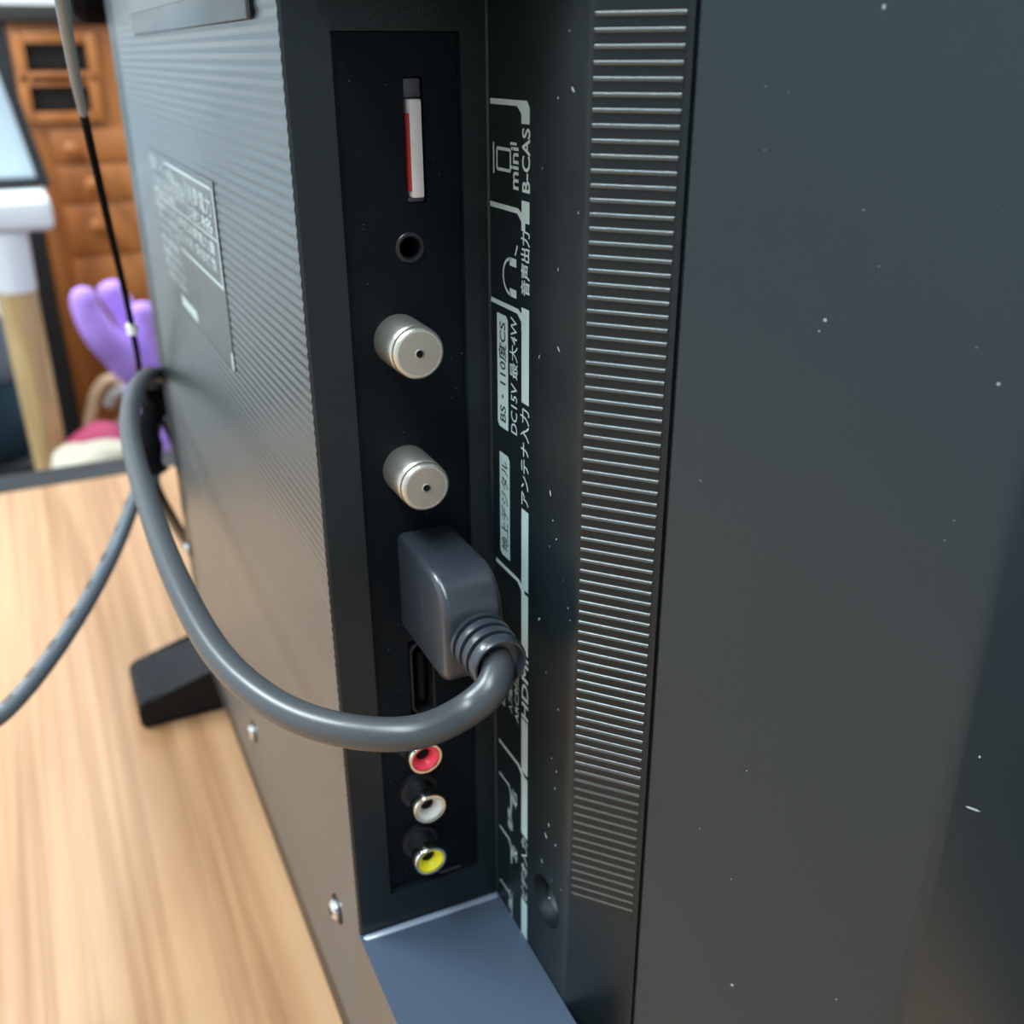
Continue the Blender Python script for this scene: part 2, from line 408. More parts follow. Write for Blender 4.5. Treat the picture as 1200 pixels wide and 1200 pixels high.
# ribs: embossed on the side strip
PITCH = 0.0023
def rib_mesh(L, w, h, name, m):
    bm = bmesh.new(); prof = [(-w / 2, 0), (-w * 0.40, h * 0.85), (-w * 0.15, h), (w * 0.15, h), (w * 0.40, h * 0.85), (w / 2, 0)]
    a = [bm.verts.new((0, -y, z)) for z, y in prof]; b = [bm.verts.new((L, -y, z)) for z, y in prof]
    for i in range(5): bm.faces.new((a[i], a[i + 1], b[i + 1], b[i]))
    bm.faces.new(a); bm.faces.new(b)
    o = finish(bm, name, m, None, 60); return o
rib0 = rib_mesh(0.0143, 0.00080, 0.00048, 'rib', M['rib'])
zs = 0.33072
bm = bmesh.new()
pa, pb_ = OC + U * 0.0006 + NN * 0.00006, OC + U * 0.0151 + NN * 0.00006
bm.faces.new([bm.verts.new(v) for v in ((pa.x, pa.y, 0.1485), (pb_.x, pb_.y, 0.1485), (pb_.x, pb_.y, 0.335), (pa.x, pa.y, 0.335))])
finish(bm, 'rib_bed', M['bed'], tv)
k = 0
while zs - k * 0.002298 > 0.150:
    o = rib0 if k == 0 else rib0.copy()
    if k: COL.objects.link(o)
    o.parent = tv
    p = OC + U * 0.0008
    o.location = (p.x, p.y, zs - k * 0.002298); o.rotation_euler = (0, 0, A)
    o.scale = (1, 1 if k < 52 else max(0.22, 1 - (k - 52) * 0.045), 1)  # lower ribs flattened so their highlights fade downwards
    k += 1
# ribs across the bulging back
LBL = [hit(172, 160, 1, BY), hit(252, 228, 1, BY), hit(278, 440, 1, BY), hit(203, 342, 1, BY)]
def wave_mesh(L, name):
    bm = bmesh.new(); n = 8
    prof = [(-PITCH / 2 + PITCH * i / n, 0.00016 * (0.5 - 0.5 * math.cos(2 * math.pi * i / n))) for i in range(n + 1)]
    a = [bm.verts.new((0, -y, z)) for z, y in prof]; b = [bm.verts.new((L, -y, z)) for z, y in prof]
    for i in range(n): bm.faces.new((a[i], a[i + 1], b[i + 1], b[i]))
    bm.faces.new(a); bm.faces.new(b)
    return finish(bm, name, M['backrib'], None, 60)
w0 = wave_mesh(0.2500, 'back_rib'); k = 0
while 0.352 - k * PITCH > 0.062:
    o = w0 if k == 0 else w0.copy()
    if k: COL.objects.link(o)
    o.parent = cover; o.location = (-0.2492, BY, 0.352 - k * PITCH)
    k += 1
# raised frame of the handle recess at the top of the back
HX0, HX1, HZb, HZt = -0.19, hit(296, 10, 1, BY).x, hit(288, 24, 1, BY).z, 0.368
hb = finish(box_bm(HX0, HX1, BY - 0.0014, BY + 0.001, HZb, HZt, 0.0006), 'handle_surround', M['backrib'], tv)
box('handle_pocket', HX0 + 0.005, HX1 - 0.006, BY - 0.0017, BY - 0.0012, HZb + 0.006, HZt - 0.004, M['backrib'], hb)
box('slot', HX1 - 0.0002, HX1 + 0.0016, BY - 0.0009, BY, HZb + 0.0005, HZt, M['hole'], tv)

# rating label on the back
LX0, LX1 = LBL[0].x, LBL[1].x; LZ1 = (LBL[0].z + LBL[1].z) / 2; LZ0 = (LBL[2].z + LBL[3].z) / 2
YL = BY - 0.00035
lab = box('rating_label', LX0, LX1, YL, BY - 0.0001, LZ0, LZ1, M['labelbg'], tv)
lab['label'] = 'dark rating label with pale small print'
def lmap(u0, u1, v0, v1):
    return lambda a, b: (LX0 + (LX1 - LX0) * (u0 + (u1 - u0) * a), YL - 0.0001, LZ1 - (LZ1 - LZ0) * (v1 - (v1 - v0) * b))
def lrect(bm, u0, u1, v0, v1):
    f = lmap(u0, u1, v0, v1)
    bm.faces.new([bm.verts.new(f(*q)) for q in ((0, 0), (1, 0), (1, 1), (0, 1))])
bm = bmesh.new()
for r in ((0.32, 0.97, 0.035, 0.055), (0.10, 0.98, 0.30, 0.312), (0.42, 0.98, 0.54, 0.56), (0.40, 0.412, 0.05, 0.54), (0.62, 0.632, 0.05, 0.3),
          (0.98, 0.992, 0.04, 0.56)): lrect(bm, *r)
lrect(bm, 0.30, 0.55, 0.90, 0.97); lrect(bm, 0.98, 1.0, 0.9, 1.0)
ink(bm, 'printed_frame', M['labelink'], lab)
lines = [('液晶テレビ', .02, .30, .03, .13), ('形名', .33, .46, .08, .15), ('AC100V 50/60Hz', .44, .60, .12, .24), ('消費電力', .64, .95, .09, .20),
         ('定格', .64, .95, .21, .29), ('リモコン', .05, .38, .17, .22), ('使用上のご注意', .05, .39, .24, .29), ('電源プラグ', .05, .38, .34, .39), ('お手入れの際は', .05, .39, .41, .46),
         ('年間消費電力量', .44, .94, .33, .40), ('区分名 受信機型', .44, .94, .42, .49), ('さわらないで', .05, .39, .48, .53),
         ('内部に高圧部分', .05, .39, .56, .62), ('感電のおそれ', .07, .42, .64, .70), ('裏ぶたを外さない', .08, .44, .72, .78), ('MADE IN CHINA', .12, .42, .80, .85)]
for s, u0, u1, v0, v1 in lines:
    ink(text_bm(s, lmap(u0, u1, v0, v1), 0.015), 'printed_text', M['labelink'], lab)

# legend printing on the side panel
YP = -0.00006
def prect(bm, x0, x1, z0, z1, y=YP):
    bm.faces.new([bm.verts.new((a, y, b)) for a, b in ((x0, z0), (x1, z0), (x1, z1), (x0, z1))])
def pline(bm, a, b, w, y=YP):
    a = Vector((a[0], 0, a[1])); b = Vector((b[0], 0, b[1])); d = (b - a).normalized(); n = Vector((-d.z, 0, d.x)) * w / 2
    bm.faces.new([bm.verts.new((q.x, y, q.z)) for q in (a - n, b - n, b + n, a + n)])
def zof(py, px=616): return hit(px, py, 1, 0).z
XB0, XB1 = 0.0163, 0.0196
bars = [(131, 141), (236, 262), (362, 474), (599, 693), (697, 768), (846, 908), (912, 982), (1058, 1112)]
for a, b in bars:
    bm = bmesh.new(); prect(bm, XB0, XB1, zof(b), zof(a)); ink(bm, 'printed_bar', M['print'], tv)
leaders = [(575, 118), (575, 238), (576, 350), (582, 655), (585, 866), (585, 1062)]
for i, (px, py) in enumerate(leaders):
    p = hit(px, py, 1, 0); z = p.z; bm = bmesh.new(); w = 0.0005; yy = YP - 0.00004
    pl = [(p.x, z + w), (XB0 - 0.0014, z + w), (XB0 + 0.0016, z - 0.0008), (XB0 + 0.0016, z - 0.0034), (XB0, z - 0.0034), (XB0, z - 0.0018), (XB0 - 0.0018, z - w), (p.x, z - w)]
    if i == 0: pl[1:3] = [(XB1 - 0.0010, z + w), (XB1, z - 0.0006)]; pl[3] = (XB1, z - 0.0034)
    bm.faces.new([bm.verts.new((q[0], yy, q[1])) for q in pl])
    ink(bm, 'leader_line', M['print'], tv)
def vt(s, x0, x1, pya, pyb, m='print', bold=0.012, y=YP, xp=None):
    """lettering that reads upwards; tops of the letters to the left"""
    za = hit(xp or 616, pya, 1, 0).z; zb = hit(xp or 616, pyb, 1, 0).z
    ink(text_bm(s, lambda a, b: (x1 + (x0 - x1) * b, y, zb + (za - zb) * a), bold), 'printed_text', M[m], tv)
vt('B-CAS', 0.0165, 0.0198, 150, 226, bold=0.02)
vt('mini', 0.0118, 0.0150, 172, 222, bold=0.02, xp=603)
vt('音声出力', 0.0160, 0.0198, 271, 347, bold=0.02)
vt('アンテナ入力', 0.0158, 0.0198, 480, 594, bold=0.01)
vt('HDMI', 0.0165, 0.0198, 772, 844, bold=0.02)
vt('ARC対応', 0.0125, 0.0150, 785, 845, bold=0.01, xp=605)
vt('入力端子', 0.0090, 0.0115, 795, 832, bold=0.01, xp=597)
vt('4K 60p', 0.0055, 0.0080, 800, 828, bold=0.01, xp=591)
vt('ビデオ入力', 0.0162, 0.0196, 985, 1055, bold=0.01)
vt('DC15V 最大4W', 0.0108, 0.0145, 372, 508, bold=0.005, xp=602)
def boxed(s, x0, x1, pya, pyb, px):
    za = hit(px, pya, 1, 0).z; zb = hit(px, pyb, 1, 0).z
    b = bmesh.new(); c = 0.0008
    b.faces.new([b.verts.new((x, YP, z)) for x, z in ((x0 + c, zb), (x1, zb), (x1, za - c), (x1 - c, za), (x0, za), (x0, zb + c))])
    ink(b, 'printed_panel', M['print'], tv)
    ink(text_bm(s, lambda a, bb: (x1 - 0.0008 + (x0 - x1 + 0.0016) * bb, YP - 0.00006, zb + 0.0015 + (za - zb - 0.003) * a), 0.01), 'printed_text', M['print_dark'], tv)
boxed('BS・110度CS', 0.0048, 0.0100, 368, 500, 588)
boxed('地上デジタル', 0.0055, 0.0105, 531, 650, 590)
# card symbol and headphone symbol
def rc(px, py): p = hit(px, py, 1, 0); return (p.x, p.z)
b = bmesh.new()
c = [rc(582, 173), rc(600, 176), rc(600, 201), rc(582, 199)]
c = [(0.0055, c[0][1]), (0.0115, c[0][1]), (0.0115, c[2][1]), (0.0055, c[2][1])]
for i in range(4): pline(b, c[i], c[(i + 1) % 4], 0.0006)
pline(b, (0.0040, c[0][1] + 0.001), (0.0040, c[2][1] - 0.001), 0.0006)
pline(b, (0.0115, c[0][1] + 0.0012), (0.0142, c[0][1] + 0.0012), 0.0005)
ink(b, 'card_symbol', M['print'], tv)
b = bmesh.new(); hx, hz = 0.0115, hit(602, 326, 1, 0).z
for i in range(14):
    t0, t1 = [math.radians(90 + 180 * (i + q) / 14) for q in (0, 1)]
    pline(b, (hx + 0.0035 * math.cos(t0), hz + 0.0035 * math.sin(t0)), (hx + 0.0035 * math.cos(t1), hz + 0.0035 * math.sin(t1)), 0.0006)
for s in (1, -1): prect(b, hx - 0.0005, hx + 0.0025, hz + s * 0.003 - 0.0008, hz + s * 0.003 + 0.0008)
pline(b, (hx + 0.002, hz + 0.0045), (hx + 0.003, hz + 0.0065), 0.0005)
ink(b, 'earphone_symbol', M['print'], tv)
# left column for the three jacks
for py in (908, 970, 1032):
    z = hit(588, py, 1, 0).z; bm = bmesh.new(); w = 0.0003
    pl = [(0.0035, z + w), (0.0093, z + w), (0.0108, z - 0.0019), (0.0108, z - 0.007), (0.0102, z - 0.007), (0.0102, z - 0.0021), (0.0090, z - w), (0.0035, z - w)]
    bm.faces.new([bm.verts.new((q[0], YP, q[1])) for q in pl]); ink(bm, 'leader_line', M['print'], tv)
vt('右', 0.0108, 0.0138, 925, 945, xp=602); vt('音声', 0.0085, 0.0112, 948, 972, xp=598)
vt('左', 0.0108, 0.0138, 990, 1006, xp=602); vt('映像', 0.0085, 0.0112, 1042, 1064, xp=598)

# screw down the hole in the legend panel
bm = bmesh.new(); rr_ = []
for y_, r_ in ((0.0004, 0.00655), (0.0115, 0.0060), (0.0115, 0.001)):
    rr_.append([bm.verts.new((SH.x + r_ * math.cos(2 * math.pi * i / 36), y_, SH.z + r_ * math.sin(2 * math.pi * i / 36))) for i in range(36)])
for q_ in range(2):
    for i in range(36): bm.faces.new((rr_[q_][i], rr_[q_][(i + 1) % 36], rr_[q_ + 1][(i + 1) % 36], rr_[q_ + 1][i]))
finish(bm, 'hole_shade', M['hole'], tv)  # dark sleeve added to paint the shade inside the hole
sc = finish(lathe_bm([(-0.0012, 0.0022), (-0.0008, 0.0036), (0.0005, 0.0038), (0.0018, 0.0030)], (SH.x - 0.0012, 0.0040, SH.z - 0.0022), 'Y', 28), 'screw', M['steel'], tv)
# screws low on the back
for (a, c2) in ((295, 858), (392, 1066), (219, 643)):
    p = hit(a, c2, 1, BY - 0.001)
    o = finish(lathe_bm([(0.0012, 0.0030), (-0.0012, 0.0030), (-0.0020, 0.0022), (-0.0022, 0.0010)], (p.x, BY, p.z), 'Y', 24), 'back_screw', M['steel'], tv)
    box('cross_slot', p.x - 0.0013, p.x + 0.0013, BY - 0.0024, BY - 0.0020, p.z - 0.0003, p.z + 0.0003, M['hole'], o)
    o2 = finish(lathe_bm([(0.0002, 0.0044), (-0.0004, 0.0044), (-0.0004, 0.0030)], (p.x, BY, p.z), 'Y', 28), 'screw_seat', M['port'], tv)

# dust and fibres on the panels
bm = bmesh.new()
def speck(p, n, r, el=1.0, ang=0):
    t1 = Vector((0, 0, 1)); t2 = n.cross(t1).normalized()
    a = t1 * math.cos(ang) + t2 * math.sin(ang); b2 = n.cross(a)
    vs_ = [bm.verts.new(p + (a * math.cos(k * math.pi / 3) * el + b2 * math.sin(k * math.pi / 3)) * r + n * 0.00002) for k in range(6)]
    top = bm.verts.new(p + n * r * 0.5)
    for k in range(6): bm.faces.new((vs_[k], vs_[(k + 1) % 6], top))
def on_slant(px, py):
    d = R @ Vector((px - 600, 600 - py, -F)); t = (OC - CAM).dot(NN) / d.dot(NN); return CAM + d * t
for px, py, r, el, an in [(967, 375, .0007, 1, 0), (960, 388, .0005, 1, 0), (897, 101, .0004, 1, 0), (924, 108, .0004, 1, 0), (896, 131, .0003, 1, 0), (896, 176, .0004, 1, 0), (1036, 8, .0006, 1.5, 0),
                          (932, 213, .0003, 1, 0), (917, 244, .0003, 1, 0), (1012, 246, .0004, 1.6, 0), (1004, 275, .0003, 1, 0), (1030, 312, .0004, 1, 0), (872, 304, .0003, 1, 0), (810, 375, .0003, 1, 0),
                          (1008, 400, .0003, 1.4, 0), (935, 465, .00025, 2.5, 0), (1170, 450, .0004, 1, 0), (821, 563, .0004, 3, .6), (846, 643, .0003, 3, 0), (875, 903, .0005, 1, 0), (820, 971, .0004, 2.5, -.4),
                          (857, 1030, .0004, 3, 0), (861, 980, .0003, 1, 0), (858, 1154, .0008, 1, 0), (980, 1171, .0004, 1, 0), (1140, 948, .0004, 5, 1.4), (1148, 887, .0003, 1.5, 0), (774, 1028, .0003, 1, 0)]:
    speck(on_slant(px, py), NN, r * .7, el, an)
for _ in range(45):
    px, py = random.uniform(830, 1170), random.uniform(10, 1190)
    if px < 1170 - max(0, py - 600) * .22: speck(on_slant(px, py), NN, random.uniform(.00006, .00014), random.uniform(1, 2), random.uniform(0, 3))
for px, py in [(632, 418), (645, 578), (648, 610), (652, 632), (660, 680), (654, 316), (652, 904), (646, 1031), (640, 788), (668, 727), (560, 450)] + [(random.uniform(625, 685), random.uniform(30, 1150)) for _ in range(20)]:
    p = hit(px, py, 1, 0)
    if p.x < 0.0395: speck(p, Vector((0, -1, 0)), random.uniform(.0001, .0003), random.uniform(1, 3), random.uniform(-1, 1))
for _ in range(60):
    speck(Vector((0, random.uniform(-.0295, -.006), random.uniform(.13, .325))), Vector((1, 0, 0)), random.uniform(.00004, .0001))
tag(finish(bm, 'dust_specks', M['dust'], tv), kind='stuff')

# stand foot
fa = hit(172, 855, 2, 0.0); fb = hit(262, 832, 2, 0.0)
bm = bmesh.new()
fx0, fx1 = fa.x - 0.046, fa.x
prof = [(-0.074, 0.0003), (0.06, 0.0003), (0.06, 0.05), (0.0, 0.05), (-0.03, 0.026), (-0.060, 0.019), (-0.072, 0.0165), (-0.0745, 0.012)]
a = [bm.verts.new((fx0, y, z)) for y, z in prof]; b = [bm.verts.new((fx1, y, z)) for y, z in prof]
for i in range(len(prof)): bm.faces.new((a[i], a[(i + 1) % len(prof)], b[(i + 1) % len(prof)], b[i]))
bm.faces.new(a); bm.faces.new(b)
bmesh.ops.bevel(bm, geom=list(bm.edges), offset=0.0015, segments=2, affect='EDGES')
ft = finish(bm, 'stand_foot', M['footm'], tv)
o = ft.copy(); COL.objects.link(o); o.location = (0.30, 0.0, 0.0); o.parent = tv
o.scale = (1, 1, 1); o.location = (0.335, 0.055, 0)
rebase(tv, (-0.2, 0.03, 0))

# ------------------------------------------------------------------ card in the slot
card = empty('access_card', 'small white card with a red side standing in the narrow slot above the earphone jack', 'card')
zc0, zc1 = hit(488, 232, 0, 0.0012).z, hit(484, 116, 0, 0.0012).z
box('card_body', -0.0045, 0.0012, -0.0159, -0.0135, zc0, zc1, M['card'], card, 0.0003)
box('card_face', -0.0045, 0.0009, -0.01635, -0.01591, zc0 + 0.0012, zc1 - 0.0025, M['cardred'], card, 0.0001)['label'] = 'red printed side of card'
rebase(card, (0, -0.0148, zc0))

# ------------------------------------------------------------------ HDMI-type cable
hd = empty('video_cable', 'thick dark grey video cable with moulded plug looping out of the recess', 'cable')
PY0, PY1 = -0.0226, -0.0095; PZ0, PZ1 = 0.2050, 0.2290; PXE = 0.0275
bm = bmesh.new()
n = 10; prof = [(0.0004, PZ0), (0.0004, PZ1), ]
rr = 0.0085
for k in range(n + 1):
    t = math.pi / 2 * k / n
    prof.append((PXE - rr + rr * math.sin(t), PZ1 - rr + rr * math.cos(t)))
rl = 0.0045
for k in range(n + 1):
    t = math.pi / 2 * k / n
    prof.append((PXE - rl + rl * math.cos(t), PZ0 + rl - rl * math.sin(t)))
prof[0] = (-0.0012, PZ0 - 0.0); prof[1] = (-0.0012, PZ1)
mx_, mz_ = (PXE - 0.0012) / 2, (PZ0 + PZ1) / 2
secs = []
RBV = 0.0016
ks = [(RBV * (1 - math.cos(math.pi / 2 * k / 5)), RBV * (1 - math.sin(math.pi / 2 * k / 5))) for k in range(6)]
for dy, ins in ks: secs.append((PY0 + dy, ins))
for dy, ins in reversed(ks): secs.append((PY1 - dy, ins))
rr2 = []
for y, ins in secs:
    fx_, fz_ = 1 - ins / (PXE / 2), 1 - ins / ((PZ1 - PZ0) / 2)
    rr2.append([bm.verts.new((mx_ + (x - mx_) * fx_, y, mz_ + (z - mz_) * fz_)) for x, z in prof])
for p_, q_ in zip(rr2, rr2[1:]):
    for i in range(len(prof)): bm.faces.new((p_[i], p_[(i + 1) % len(prof)], q_[(i + 1) % len(prof)], q_[i]))
bm.faces.new(rr2[0]); bm.faces.new(rr2[-1])
plug = finish(bm, 'plug', M['plug'], hd, 40)
box('plug_shell', -0.0045, 0.0004, PY0 + 0.002, PY1 - 0.003, PZ0 + 0.004, PZ1 - 0.004, M['nickel'], hd)
# scuffs and a moulded seam on the side of the plug
box('mould_seam', 0.015, 0.0156, PY0 - 0.0002, PY0 + 0.0005, 0.2125, 0.2245, M['cable'], plug)
SC = Vector((0, -0.0152, 0.2150))
c1 = hit(568, 768, 1, SC.y)
SC.z = 0.2150
srp = [(0.0250, 0.0066), (0.0285, 0.0064)]
for k in range(3):
    x = 0.0285 + k * 0.0030; r0 = 0.0064 - k * 0.00018
    srp += [(x, r0), (x + 0.0001, r0 - 0.0012), (x + 0.0010, r0 - 0.0013), (x + 0.0011, r0 - 0.0001), (x + 0.0014, r0), (x + 0.0026, r0 - 0.0002)]
srp += [(0.0376, 0.0058), (0.0381, 0.0055), (0.0381, 0.0051), (0.0360, 0.0046), (0.0360, 0.0030)]
sr = finish(lathe_bm(srp, (0, SC.y, SC.z), 'X', 48), 'strain_relief', M['plug'], hd, 40)
for k in range(3):
    x = 0.0285 + k * 0.0030
    for s in (0, 1):          # bridges between the grooves
        yy = SC.y + (0.0046 if s else -0.0046)
        box('bridge', x, x + 0.0012, yy - 0.001, yy + 0.001, SC.z - 0.0010, SC.z + 0.0010, M['plug'], sr)
CR = 0.00335
path = [Vector((0.034, SC.y, SC.z)), Vector((0.0380, SC.y - 0.0004, SC.z - 0.0003)), Vector((0.0418, SC.y - 0.0036, SC.z - 0.0022))]
for (px, py, d) in [(552, 829, .1965), (515, 851, .1935), (470, 862, .192), (410, 858, .195), (350, 842, .201), (300, 812, .209), (255, 770, .222), (218, 705, .242), (190, 640, .268),
                    (172, 585, .295), (157, 535, .325), (150, 492, .355), (157, 458, .385), (170, 441, .42), (182, 437, .46), (196, 450, .50)]:
    path.append(at(px, py, d))
path += [Vector((-0.350, -0.030, 0.15)), Vector((-0.360, -0.02, 0.06)), Vector((-0.366, 0.03, 0.0060)), Vector((-0.366, 0.10, 0.0040))]
sm = smooth_path(path, 12)
for _ in range(60):
    nw = list(sm)
    for i in range(6, len(sm) - 1): nw[i] = (sm[i - 1] + sm[i] * 2 + sm[i + 1]) / 4
    sm = nw
finish(tube_bm(sm, CR, 20), 'cable', M['cable'], hd, 80)
rebase(hd, (0, SC.y, PZ0))

# ------------------------------------------------------------------ grey cord with dark marks, to the left
gc = empty('power_cord', 'mid grey cord with dark printed marks crossing in front of the desk at left', 'cord')
gp = [at(188, 480, .55), at(176, 525, .51), at(161, 575, .46), at(138, 635, .41), at(105, 700, .385), (at(60, 770, .365)), at(8, 832, .35), at(-60, 885, .34)]
last = gp[-1]
gp += [last + Vector((0.01, -0.07, -0.05)), Vector((last.x + 0.02, last.y - 0.16, 0.009)), Vector((last.x + 0.05, last.y - 0.35, 0.0045))]
sp_ = smooth_path(gp, 14)
finish(tube_bm(sp_, 0.0031, 16), 'cord_jacket', M['cord'], gc, 80)
for i in range(18, 96, 7):
    p = sp_[i]; q2 = sp_[i + 1]
    d = (q2 - p).normalized(); toc = (CAM - p).normalized(); sidev = d.cross(Vector((0, 0, 1))).normalized()
    nrm = (Vector((0.35, -0.8, 0.5)) - d * Vector((0.35, -0.8, 0.5)).dot(d)).normalized()
    # short dash of lettering wrapped on the jacket
    bmx = bmesh.new(); w = d.cross(nrm); rings = []
    for e in (0.0, 0.0045):
        rings.append([bmx.verts.new(p + d * e + (nrm * math.cos(t) + w * math.sin(t)) * 0.00322) for t in [(-0.5 + 1.0 * k / 6) for k in range(7)]])
    for k in range(6): bmx.faces.new((rings[0][k], rings[0][k + 1], rings[1][k + 1], rings[1][k]))
    finish(bmx, 'printed_mark', M['cordblack'], gc)
rebase(gc, (last.x, last.y, 0))

# ------------------------------------------------------------------ thin cord hanging from above
tc_ = empty('thin_cord', 'thin cord running down from the top left corner past the orange wooden cabinet', 'cord')
tp = [at(52, -110, .21), at(70, -10, .235), at(88, 90, .27), at(98, 133, .285)]  # upper length: light on the cord painted as paler grey
finish(tube_bm(smooth_path(tp, 12), lambda t: 0.0018 - 0.0005 * t, 12), 'cord_jacket', M['thin'], tc_, 80)['label'] = 'upper length of cord, the light on it painted as pale grey'
tp = [at(97.5, 131, .2845), at(104, 160, .30), at(128, 265, .34), at(148, 350, .39), at(160, 410, .43), at(170, 455, .47)]  # lower length: same cord, backlit shade painted as black
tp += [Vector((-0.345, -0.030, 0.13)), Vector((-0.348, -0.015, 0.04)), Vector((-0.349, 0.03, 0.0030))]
finish(tube_bm(smooth_path(tp, 12), 0.00125, 12), 'backlit_cord', M['dull'], tc_, 80)['label'] = 'lower length of the same cord, its backlit shade painted black'
p = at(155, 386, .41)
finish(lathe_bm([(-0.0022, 0.001), (-0.002, 0.0022), (0.002, 0.0024), (0.0028, 0.0012)], p, 'Z', 16), 'clip', M['whitepl'], tc_)['label'] = 'small pale clip on the cord'
rebase(tc_, (-0.349, 0.03, 0))

# knot of black connectors hanging beside the far corner
kn = empty('connector_bundle', 'tangle of black connectors and cord loops at the far edge of the television', 'connector')
pk = [at(178, 446, .480), at(182, 460, .485), at(180, 480, .488), at(172, 505, .488), at(176, 540, .488), at(184, 556, .490)]
finish(tube_bm(smooth_path(pk, 8), lambda t: 0.0072 - 0.0020 * abs(math.sin(9 * t)), 14), 'connector_body', M['dull'], kn)
lp = []
for i in range(25):
    t = 2 * math.pi * i / 24
    lp.append(at(166 + 13 * math.cos(t), 496 + 34 * math.sin(t), .490))
finish(tube_bm(lp, 0.0026, 10), 'cord_loop', M['cordblack'], kn, 80)
p = at(172, 452, .452)
lp = [at(180, 556, .490), at(188, 585, .495), Vector((-0.385, -0.02, 0.04)), Vector((-0.395, 0.0, 0.0060)), Vector((-0.41, 0.06, 0.004))]
finish(tube_bm(smooth_path(lp, 8), 0.003, 10), 'cord_tail', M['cable'], kn, 80)
rebase(kn, (-0.37, 0, 0))

# dark rounded clip in the top left corner
ck = empty('cord_holder', 'black rounded holder at the top left corner where the thin cord passes', 'holder')
p = at(106, -14, .42)
bm = lathe_bm([(-0.010, 0.004), (-0.0085, 0.010), (-0.004, 0.0135), (0.03, 0.0135), (0.047, 0.011), (0.05, 0.004)], (0, 0, 0), 'Y', 28)
for v in bm.verts: v.co = Vector((v.co.x, v.co.y, v.co.z)) + p
finish(bm, 'holder_body', M['dull'], ck)
box('holder_arm', p.x - 0.004, p.x + 0.012, 0.012, 0.03, 0.34, p.z + 0.02, M['dull'], ck, 0.001)
rebase(ck, (p.x, 0.02, 0.36))

# ------------------------------------------------------------------ behind the desk
# orange-brown cabinet
XC = -1.9
c0 = hit(8, 45, 0, XC); ctop = hit(60, 27, 0, XC).z; cyl = c0.y
cab = empty('wooden_cabinet', 'orange-brown wooden cabinet with dark open compartments and round knobs behind the desk', 'cabinet')
CW = 0.62
carc = box('carcass', XC - 0.40, XC, cyl, cyl + CW, FL + 0.001, ctop, M['cab'], cab, 0.003)
def cy(px, py): return hit(px, py, 0, XC).y
def cz(px, py): return hit(px, py, 0, XC).z
cuts = []
for (xa, ya, xb, yb) in ((30, 51, 102, 84), (37, 101, 106, 131)):
    cuts.append(box_bm(XC - 0.25, XC + 0.02, cy(xa, (ya + yb) / 2), cy(xb, (ya + yb) / 2), cz((xa + xb) / 2, yb), cz((xa + xb) / 2, ya)))
cut(carc, cuts)
for (xa, ya, xb, yb) in ((30, 51, 102, 84), (37, 101, 106, 131)):
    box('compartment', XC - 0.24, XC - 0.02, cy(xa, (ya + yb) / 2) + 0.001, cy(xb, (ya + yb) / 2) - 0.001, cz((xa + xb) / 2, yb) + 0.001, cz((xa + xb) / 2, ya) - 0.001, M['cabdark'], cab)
    y0_, y1_, z0_, z1_ = cy(xa, (ya + yb) / 2), cy(xb, (ya + yb) / 2), cz((xa + xb) / 2, yb), cz((xa + xb) / 2, ya)
    for args in ((y0_ - .018, y0_, z0_ - .018, z1_ + .018), (y1_, y1_ + .018, z0_ - .018, z1_ + .018), (y0_, y1_, z1_, z1_ + .018), (y0_, y1_, z0_ - .018, z0_)):
        box('compartment_frame', XC + 0.0005, XC + 0.012, *args, M['cab'], cab, 0.002)
box('cabinet_top', XC - 0.42, XC + 0.02, cyl - 0.02, cyl + CW + .02, ctop + 0.001, ctop + 0.028, M['cabdark'], cab, 0.003)
zd = [cz(90, 150), cz(95, 192), cz(100, 238), cz(105, 300), cz(110, 390)]
for i, (px, py) in enumerate(((82, 174), (107, 215), (113, 263), (120, 330))):
    d = box('drawer', XC + 0.0005, XC + 0.005, cyl + 0.04, cyl + CW - 0.04, zd[i + 1] + 0.002, zd[i] - 0.002, M['cab'], cab, 0.001)
    zz = (zd[i] + zd[i + 1]) / 2
    bm = lathe_bm([(0.005, 0.007), (0.018, 0.006), (0.026, 0.013), (0.036, 0.014), (0.040, 0.008)], (XC, cy(px, py), cz(px, py) if i < 3 else zz), 'X', 20)
    finish(bm, 'knob', M['cab'], d)
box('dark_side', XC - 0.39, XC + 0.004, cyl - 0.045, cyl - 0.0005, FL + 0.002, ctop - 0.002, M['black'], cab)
rebase(cab, (XC - .2, cyl + CW / 2, FL))

# low chest just behind the desk carrying small things
BX0, BX1, BZ = -1.42, -1.02, -0.235
bn = empty('low_bench', 'low brown bench hidden behind the desk edge under the lilac object', 'bench')
BYA = hit(62, 250, 0, -1.22).y + 0.03
box('bench_top', BX0, BX1, BYA, 0.25, BZ - 0.03, BZ, M['cab'], bn, 0.003)
for x in (BX0 + .03, BX1 - .03):
    for y in (BYA + .03, 0.22): box('leg', x - .02, x + .02, y - .02, y + .02, FL, BZ - 0.03, M['cab'], bn, 0.002)
rebase(bn, (-1.22, -0.075, FL))

